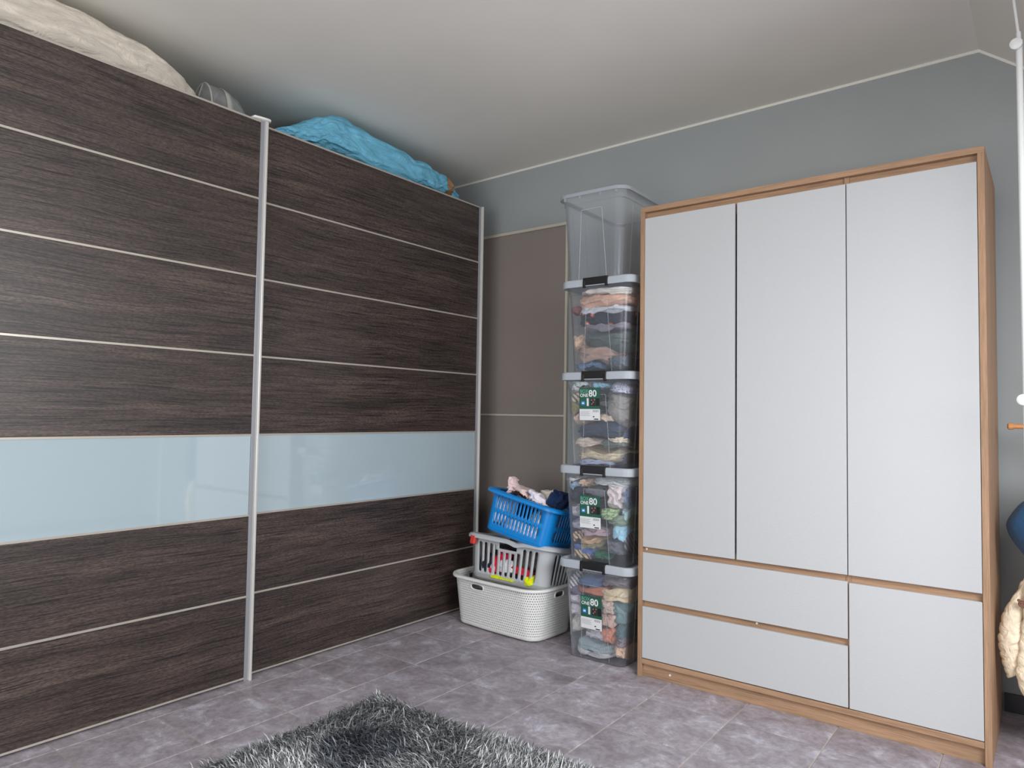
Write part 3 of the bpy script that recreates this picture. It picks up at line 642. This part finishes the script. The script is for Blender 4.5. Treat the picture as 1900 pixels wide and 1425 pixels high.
for a in (((-.155, -.085, .085), (.040, .050, .055), (30, 36, 46), 'c', 'dark navy garment at the left end of the grey basket', 211),
          ((-.105, -.098, .080), (.046, .032, .060), (196, 28, 58), 'c', 'crimson red garment seen through the grey slats', 212),
          ((-.045, -.100, .128), (.040, .030, .042), (200, 40, 66), 'c', 'red garment just below the handle of the grey basket', 213),
          ((-.118, -.108, .055), (.030, .024, .045), (214, 216, 224), 'c', 'white garment beside the crimson one in the grey basket', 214),
          ((-.010, -.104, .085), (.062, .030, .038), (216, 214, 224), 'h', 'white and pink sports garment in the middle of the grey basket', 215),
          ((.085, -.098, .082), (.078, .034, .024), (190, 30, 52), 'h', 'dark red sleeve stretched to the right in the grey basket', 216),
          ((.0, -.085, .038), (.150, .044, .026), (22, 24, 28), 'h', 'black garment low in the grey basket', 217),
          ((-.03, -.112, .026), (.090, .022, .012), (222, 230, 30), 'h', 'neon yellow stripe garment at the bottom of the grey basket', 218),
          ((.160, -.108, .044), (.032, .028, .030), (226, 232, 28), 'c', 'bright neon yellow cord bundle at the right of the grey basket', 219),
          ((.115, -.055, .145), (.085, .070, .060), (96, 88, 88), 'c', 'brown grey garment behind the right slats of the grey basket', 220),
          ((-.02, .04, .12), (.20, .075, .090), (44, 42, 46), 'c', 'charcoal garment filling the back of the grey basket', 221),
          ((.195, -.06, .038), (.022, .034, .024), (226, 96, 70), 'c', 'orange red garment at the right end of the grey basket', 222)):
    put(gb, (a[0][0]*.87, a[0][1]-.014, a[0][2]+.006), a[1], a[2], a[3], a[4], g2, a[5], amp=.35)
put(gb, (.045, -.165, .240), (.034, .030, .018), (18, 18, 20), 'c', 'small black sock lying on the grey rim under the blue basket', g2, 223, amp=.5)
put(gb, (.185, -.130, .243), (.05, .035, .012), (18, 18, 20), 'c', 'black sock on the right end of the grey rim', g2, 224, amp=.4)
g3 = 'laundry in the blue basket'
for a in (((-.125, -.085, .120), (.085, .060, .085), (210, 206, 216), 'c', 'lilac white laundry behind the left blue slats', 231, 0),
          ((.04, -.085, .060), (.150, .060, .050), (214, 212, 224), 'c', 'white laundry at the bottom of the blue basket', 232, 0),
          ((.01, -.075, .145), (.060, .060, .045), (22, 24, 34), 'c', 'black laundry behind the middle blue slats', 233, 0),
          ((.125, -.085, .130), (.070, .060, .055), (204, 196, 196), 'dot', 'speckled white laundry behind the right blue slats', 234, 0),
          ((.0, .05, .115), (.19, .085, .095), (176, 172, 178), 'c', 'grey white laundry filling the back of the blue basket', 235, 0),
          ((-.125, -.105, .258), (.028, .050, .052), (226, 200, 200), 'h', 'pale pink towel roll standing up at the left of the blue basket', 236, -.30),
          ((-.048, -.078, .236), (.072, .070, .038), (224, 198, 196), 'h', 'pale pink folded towel on top of the blue basket', 237, .05),
          ((-.018, -.148, .222), (.048, .018, .016), (30, 18, 24), 'c', 'black sock with a red edge on the blue rim', 238, .12),
          ((.052, -.100, .238), (.050, .060, .040), (222, 218, 230), 'c', 'white crumpled garment on top of the blue basket', 239, .1),
          ((.105, -.110, .226), (.060, .050, .028), (216, 208, 216), 'c', 'white printed garment at the right rim of the blue basket', 240, .2),
          ((.105, -.040, .262), (.072, .050, .046), (196, 188, 176), 'c', 'beige crumpled garment at the top of the blue basket', 241, -.2),
          ((.030, .010, .262), (.040, .040, .030), (104, 104, 110), 'c', 'dark grey garment peeping out behind the white one', 242, 0),
          ((.180, -.065, .252), (.052, .065, .055), (24, 44, 78), 'c', 'dark navy blue garment at the right end of the blue basket', 243, .1)):
    put(bb, (a[0][0]*.9, a[0][1], a[0][2]), (a[1][0]*.92, a[1][1]*1.1, a[1][2]), a[2], a[3], a[4], g3, a[5], rot=(0, a[6], 0), amp=.3 if a[0][2] < .2 else 1)
# ---------------------------------------------------------------- on top of the dark wardrobe
TOP = ST+.001
def duvet_shape(p):
    # thickness falls off towards the right hand end (towards +y)
    t = (p.y+.78)/1.56; k_ = float(np.interp(t, [0, .5, .7, .85, .95, 1], [1, 1, .93, .80, .62, .45])); z = p.z+.115
    return Vector((p.x, p.y, max(0.002, z*k_)-.115))
d = cloth('duvet', 'cream white rolled duvet on top of the dark wardrobe, at its left end', 'duvet', None, (-2.99, .725, TOP+.115), (.268, .79, .122), (228, 218, 204), 'down', 301, e=.5, nu=110, nv=80, amp=.8, shape=duvet_shape)
def bag_shape(p):
    t = (p.y+.64)/1.28                       # 0 left end .. 1 right end
    prof = np.interp(t, [0, .08, .2, .34, .5, .75, .9, 1], [.30, .55, .92, 1.08, 1.0, .80, .66, .45]); z = (p.z+.105)*prof
    xx = .215-(.215-p.x)*np.interp(t, [0, .1, .9, 1], [.8, 1, .9, .75])
    return Vector((xx, p.y, max(.002, z)-.105))
BAGARGS = dict(seed=302, style='bag', e=.6, nu=130, nv=110, amp=1.3, shape=bag_shape)
b = cloth('storage_bag', 'light blue soft bag stuffed with bedding on top of the dark wardrobe', 'bag', None, (-2.925, 2.460, TOP+.105), (.215, .66, .108), (122, 194, 224), 'bag', 302, e=.6, nu=130, nv=110, amp=1.3, shape=bag_shape)
# brown tape round the tapered right end of the bag, wrapped on the same profile
vs_, _ = lumpmesh(.215, .66, .108, **BAGARGS); tape = G(); rows = []
for i in range(111):
    row = vs_[i*130:(i+1)*130]; my = sum(p.y for p in row)/130
    if .47 < my < .535:
        cc = sum(row, Vector())/130; rows.append([cc+(p-cc)*(1+.004/max(.02, (p-cc).length)) for p in row])
for rw in rows:
    for p in rw: p.z = max(p.z, -.1035)
tape.loft(rows, False, False); o = tape.make('tape', mat('brown_tape', (158, 122, 86), .35), b, smooth=True, solid=.001); o['label'] = 'brown packing tape band'
# clear plastic packing bag end and cover between duvet and cap
cv = empty('plastic_cover', (-2.86, 1.625, TOP)); tag(cv, 'clear plastic bowl shaped cover with white bands on the dark wardrobe beside the duvet', 'cover')
CL2 = plastic('clear_thin_plastic', (200, 204, 206), .16, .12); CL3 = plastic('white_band_plastic', (222, 222, 218), .85, .3)
def dome(y, s): return [(.085*s*math.cos(a), y, .002+.160*s*math.sin(a)**.8 if a < math.pi else 0) for a in [math.pi*i/16 for i in range(17)]]
prof = [(-.115, .60), (-.10, .98), (-.02, 1.0), (.04, .88), (.085, .62), (.115, .15)]
g = G(); g.loft([dome(y, s) for y, s in prof], False, False, closed=False); g.make('shell', CL2, cv, auto=True, solid=.0015)
def arc(y, s, r_, nm): 
    G().tube(dome(y, s*1.01), r_, 6).make(nm, CL3, cv, auto=True)
arc(-.10, .98, .0035, 'front_band'); 
g = G(); g.loft([dome(y, s*1.015) for y, s in ((-.030, 1.0), (.002, .955))], False, False, closed=False); g.make('middle_band', CL3, cv, auto=True, solid=.002)
G().tube([(.0, y, .002+.160*s) for y, s in prof], .003, 6).make('ridge_band', CL3, cv, auto=True); G().tube([(.085*s, y, .004) for y, s in prof], .003, 6).make('edge_band', CL3, cv, auto=True)
# ---------------------------------------------------------------- shaggy rug
RX0, RX1, RY0, RY1 = -2.105, -.35, -.20, 1.93
rug = empty('shaggy_rug', (-1.25, .85, 0)); tag(rug, 'grey shaggy long pile rug on the tiles in front of the dark wardrobe', 'rug'); WORLD.append(rug)
def rrect(o_, z): return [(x+(RX0+RX1)/2, y+(RY0+RY1)/2, z) for x, y in (rrp(sg, t, (RX1-RX0)/2-o_, (RY1-RY0)/2-o_, .06) for sg, t in path(3, 6))]
G().loft([rrect(.02, .001), rrect(.015, .006), rrect(.02, .010)]).make('backing', mat('rug_backing', (52, 54, 58), .95), rug)
def pile_mat():
    m = mat('grey_yarn', (110, 114, 118), .42, spec=.5); k = N(m); gi = k.n('ShaderNodeNewGeometry'); r = k.ramp(gi.outputs['Random Per Island'], [(0, lin((50, 51, 54))), (.25, lin((94, 96, 99))), (.6, lin((158, 160, 161))), (1, lin((232, 233, 232)))])
    c = k.coords('World'); a = k.noise(c, 2.6, 3, .6, .8); r2 = k.ramp(a.outputs[0], [(.32, (.70, .71, .75)), (.47, (.97, .98, 1)), (.66, (1.2, 1.2, 1.2))])
    # darker trodden patch, put into the yarn colour, near the corner of the rug, with a ragged outline
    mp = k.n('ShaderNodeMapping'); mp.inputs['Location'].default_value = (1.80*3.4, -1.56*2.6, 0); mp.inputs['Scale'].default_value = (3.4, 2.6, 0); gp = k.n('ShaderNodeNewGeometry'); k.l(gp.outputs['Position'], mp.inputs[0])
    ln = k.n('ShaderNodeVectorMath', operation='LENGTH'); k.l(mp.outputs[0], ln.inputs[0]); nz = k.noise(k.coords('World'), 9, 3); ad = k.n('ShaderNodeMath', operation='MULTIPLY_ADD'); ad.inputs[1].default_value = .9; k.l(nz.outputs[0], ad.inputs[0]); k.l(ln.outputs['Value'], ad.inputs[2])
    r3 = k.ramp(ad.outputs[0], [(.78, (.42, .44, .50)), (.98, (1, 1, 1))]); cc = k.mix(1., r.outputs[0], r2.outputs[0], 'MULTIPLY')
    k.l(k.mix(1., cc, r3.outputs[0], 'MULTIPLY'), k.b.inputs['Base Color']); return m
rng = np.random.default_rng(5)
n1, n2 = 62000, 22000
x = np.concatenate([rng.uniform(RX0+.01, -.85, n1), rng.uniform(RX0+.01, RX1-.01, n2)]); y = np.concatenate([rng.uniform(.75, RY1-.01, n1), rng.uniform(RY0+.01, RY1-.01, n2)])
n = n1+n2
ang = 1.9*np.sin(3.1*x+2.2*y+.5)+1.5*np.sin(5.3*y-2.7*x)+1.1*np.sin(11*x+1)*np.cos(9*y)+rng.normal(0, .75, n)-.6
Lr = rng.uniform(.038, .068, n); lean = np.clip(rng.normal(.95, .28, n), .2, 1.35)
dx, dy = np.cos(ang), np.sin(ang)
edge = np.minimum.reduce([x-RX0, RX1-x, y-RY0, RY1-y]); Lr *= np.where(edge < .05, .72, 1)
wd = rng.uniform(.0016, .0030, n); twist = rng.uniform(0, np.pi, n); sxv, syv = np.cos(ang+np.pi/2+.5*np.cos(twist)), np.sin(ang+np.pi/2+.5*np.cos(twist))
V = np.zeros((n, 7, 3)); ts_ = [0, .4, .75, 1.]
for q_, t in enumerate(ts_):
    th = lean*(.35+.75*t); hz = np.cos(th)*Lr*t; hr = np.sin(th)*Lr*t
    px_, py_, pz_ = x+dx*hr, y+dy*hr, .009+np.maximum(hz, .004)
    wv_ = wd*(1-.55*t)
    if q_ < 3:
        V[:, q_*2, 0], V[:, q_*2, 1], V[:, q_*2, 2] = px_-sxv*wv_, py_-syv*wv_, pz_
        V[:, q_*2+1, 0], V[:, q_*2+1, 1], V[:, q_*2+1, 2] = px_+sxv*wv_, py_+syv*wv_, pz_
    else: V[:, 6, 0], V[:, 6, 1], V[:, 6, 2] = px_, py_, pz_
base = (np.arange(n)*7)[:, None]
quads = np.concatenate([base+np.array([0, 1, 3, 2]), base+np.array([2, 3, 5, 4])], 1).reshape(-1, 4); tris = base+np.array([4, 5, 6])
me = bpy.data.meshes.new('pile'); me.vertices.add(n*7); me.vertices.foreach_set('co', V.ravel()); nl = quads.size+tris.size; me.loops.add(nl)
me.loops.foreach_set('vertex_index', np.concatenate([quads.ravel(), tris.ravel()]).astype(np.int32)); npoly = len(quads)+len(tris); me.polygons.add(npoly)
tot = np.concatenate([np.full(len(quads), 4), np.full(len(tris), 3)]); st_ = np.concatenate([[0], np.cumsum(tot)[:-1]]); me.polygons.foreach_set('loop_start', st_.astype(np.int32)); me.update(calc_edges=True); me.validate()
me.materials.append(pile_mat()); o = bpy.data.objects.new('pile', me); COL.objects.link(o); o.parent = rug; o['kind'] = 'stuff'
# ---------------------------------------------------------------- right edge: pole, coat stand, jackets
po = empty('tension_pole', (-.062, 2.60, 0)); tag(po, 'white vertical metal pole with round clamp knobs at the right edge', 'pole')
pm = mat('white_lacquered_metal', (226, 227, 226), .35)
px = lambda z: -.004*(z-1.19)/1.08
G().tube([(px(0)+.0, 0, 0.012), (px(2.27), 0, 2.285)], .009, 20).make('tube', pm, po, auto=True)
G().tube([(px(2.27), 0, 2.26), (px(2.27)-.001, 0, 2.31)], .0065, 12).make('collar', pm, po, auto=True)
G().tube([(px(2.3), 0, 2.29), (-.016, .0, 2.42), (-.028, .0, 2.51)], .004, 10).make('thin_rod', pm, po, auto=True)
G().tube([(-.028, 0, 2.508), (-.028, 0, 2.5)], .02, 16).make('ceiling_foot', pm, po, auto=True)
G().tube([(0.004, 0, 0), (0.004, 0, .014)], [.03, .024], 20).make('floor_foot', pm, po, auto=True)
for z in (2.27, 1.19):
    v = Vector((-.05, -1, -.1)).normalized(); c_ = Vector((px(z)-.006, -.0, z)); G().tube([c_+v*.006, c_+v*.016, c_+v*.024, c_+v*.027], [.014, .017, .0165, .011], 20).make('clamp_knob', pm, po, auto=True)
cs = empty('coat_stand', (.12, 3.12, 0)); tag(cs, 'orange pine coat stand with a round ended peg, right of the white wardrobe', 'coat stand')
G().tube([(0, 0, .02), (0, 0, 1.30)], .016, 16).make('post', PEGWOOD, cs, auto=True); G().tube([(0, 0, 0), (0, 0, .03)], [.15, .14], 28).make('base', PEGWOOD, cs, auto=True); G().tube([(0, 0, 1.29), (0, 0, 1.31), (0, 0, 1.33)], [.02, .026, .012], 16).make('finial', PEGWOOD, cs, auto=True)
for z, s in ((1.106, -1), (.95, -1), (.62, -1), (1.106, 1)):
    e_ = .252 if z > 1 else .10
    G().tube([(s*.01, -.06 if z < 1 else 0, z), (s*(e_-.022), -.06 if z < 1 else 0, z), (s*(e_-.014), -.06 if z < 1 else 0, z), (s*(e_-.004), -.06 if z < 1 else 0, z), (s*e_, -.06 if z < 1 else 0, z)], [.009, .009, .0125, .0125, .006], 14).make('peg', PEGWOOD, cs, auto=True)
fj = empty('fleece_jacket', (.02, 3.02, .56)); tag(fj, 'dark blue fleece jacket hanging above the cream quilted one at the right edge', 'jacket')
def fshape(p):
    t = (p.z+.19)/.38; kx = np.interp(t, [0, .2, .55, .8, 1], [.5, .74, .98, .90, .35]) if p.x < 0 else np.interp(t, [0, .2, .55, .8, 1], [.80, .85, .86, .80, .35])
    return Vector((p.x*kx+np.interp(t, [0, .5, 1], [.03, 0, .03]), p.y, p.z))
cloth('body', None, None, None, (.060, .03, .18), (.235, .11, .20), (38, 72, 104), 'fleece', 401, parent=fj, e=.8, shape=fshape, nu=60, nv=30, amp=.25)  # widened to the right, out of view, to keep light off the wall
cloth('sleeve', None, None, None, (.255, .01, .14), (.055, .06, .20), (38, 72, 104), 'fleece', 403, parent=fj, e=.85, amp=.3)
cloth('collar', None, None, None, (.035, 0, .36), (.075, .045, .05), (38, 72, 104), 'fleece', 402, parent=fj, e=.9, amp=.4)
g = G(); g.loft([[(-.058+a, -.055, .245), (-.058+a, -.066, .245), (.02+a, -.062, .40), (.02+a, -.050, .40)] for a in (0, .024)]); g.make('strap', mat('black_strap', (24, 24, 32), .7), fj, .002)['label'] = 'black strap over the shoulder'
qj = empty('quilted_jacket', (.0, 3.02, .12)); tag(qj, 'cream white quilted padded jacket hanging low beside the white wardrobe', 'jacket')
QF = fabric((226, 212, 188), 'quilt')
def quilt(name, pts, rads, n_p, flat=.75, tilt=0.):
    """padded tube: radius swells between the stitch lines"""
    N_ = n_p*7; P_ = [Vector(p) for p in pts]; rings = []
    for i in range(N_+1):
        t = i/N_*(len(P_)-1); a = min(int(t), len(P_)-2); f = t-a; p0, p1 = P_[max(a-1, 0)], P_[a]; p2, p3 = P_[a+1], P_[min(a+2, len(P_)-1)]
        c_ = .5*((2*p1)+(-p0+p2)*f+(2*p0-5*p1+4*p2-p3)*f*f+(-p0+3*p1-3*p2+p3)*f**3); r_ = rads[a]*(1-f)+rads[a+1]*f
        rg = []
        for j in range(28):
            th = 2*math.pi*j/28; ph = i/7.*math.pi+tilt*math.cos(th); q_ = 1+.12*(abs(math.sin(ph))**.55-.7)
            rr_ = r_*q_*(1+.05*noise.noise(Vector((math.cos(th)*2, math.sin(th)*2, i*.35+rads[0]*99)))); rg.append((c_.x+rr_*math.cos(th), c_.y+rr_*flat*math.sin(th), c_.z+tilt*.02*math.cos(th)))
        rings.append(rg)
    g = G(); g.loft(rings); o = g.make(name, QF, qj, auto=False)
    for p in o.data.polygons: p.use_smooth = True
    return o
quilt('sleeve', [(-.095, -.02, .440), (-.118, -.03, .36), (-.124, -.03, .27), (-.118, -.03, .20), (-.112, -.03, .145)], [.012, .030, .038, .034, .024], 10, .9, .9)
quilt('body', [(-.02, .02, .47), (.02, .02, .36), (.05, .02, .25), (.06, .02, .11), (.08, .02, -.03)], [.07, .135, .15, .155, .08], 10, .45, .5)
quilt('sleeve', [(.16, -.01, .44), (.215, -.02, .36), (.235, -.02, .26), (.235, -.02, .17), (.225, -.02, .10)], [.02, .042, .045, .042, .034], 10, .9, .6)
quilt('front_flap', [(-.072, -.055, .46), (-.058, -.062, .36), (-.062, -.062, .24), (-.066, -.07, .13), (-.035, -.065, .02)], [.014, .030, .038, .044, .032], 9, .5, -.6)
# small brown animal-head button
bt = G(); dk = lambda cx_, cz_, r_, y0_, y1_: [[(cx_+r_*s_*math.cos(a), y_, cz_+r_*s_*math.sin(a)) for a in [i*math.pi/10 for i in range(20)]] for y_, s_ in ((y0_, .9), ((y0_+y1_)/2, 1), (y1_, .85))]
for a in ((-.090, .392, .0125), (-.100, .403, .005), (-.080, .403, .005)): bt.loft(dk(a[0], a[1], a[2], -.072, -.082))
btn = bt.make('button', mat('brown_wood_button', (112, 72, 56), .5), qj, auto=True); btn['label'] = 'round brown wooden button'
eg = G()
for s_ in (-1, 1): eg.loft(dk(-.090+s_*.005, .395, .0016, -.081, -.0835))
eg.make('button_holes', BLACK, btn)
# ---------------------------------------------------------------- parents given in world coordinates
for r_ in WORLD:
    for c_ in r_.children: c_.location = Vector(c_.location)-Vector(r_.location)
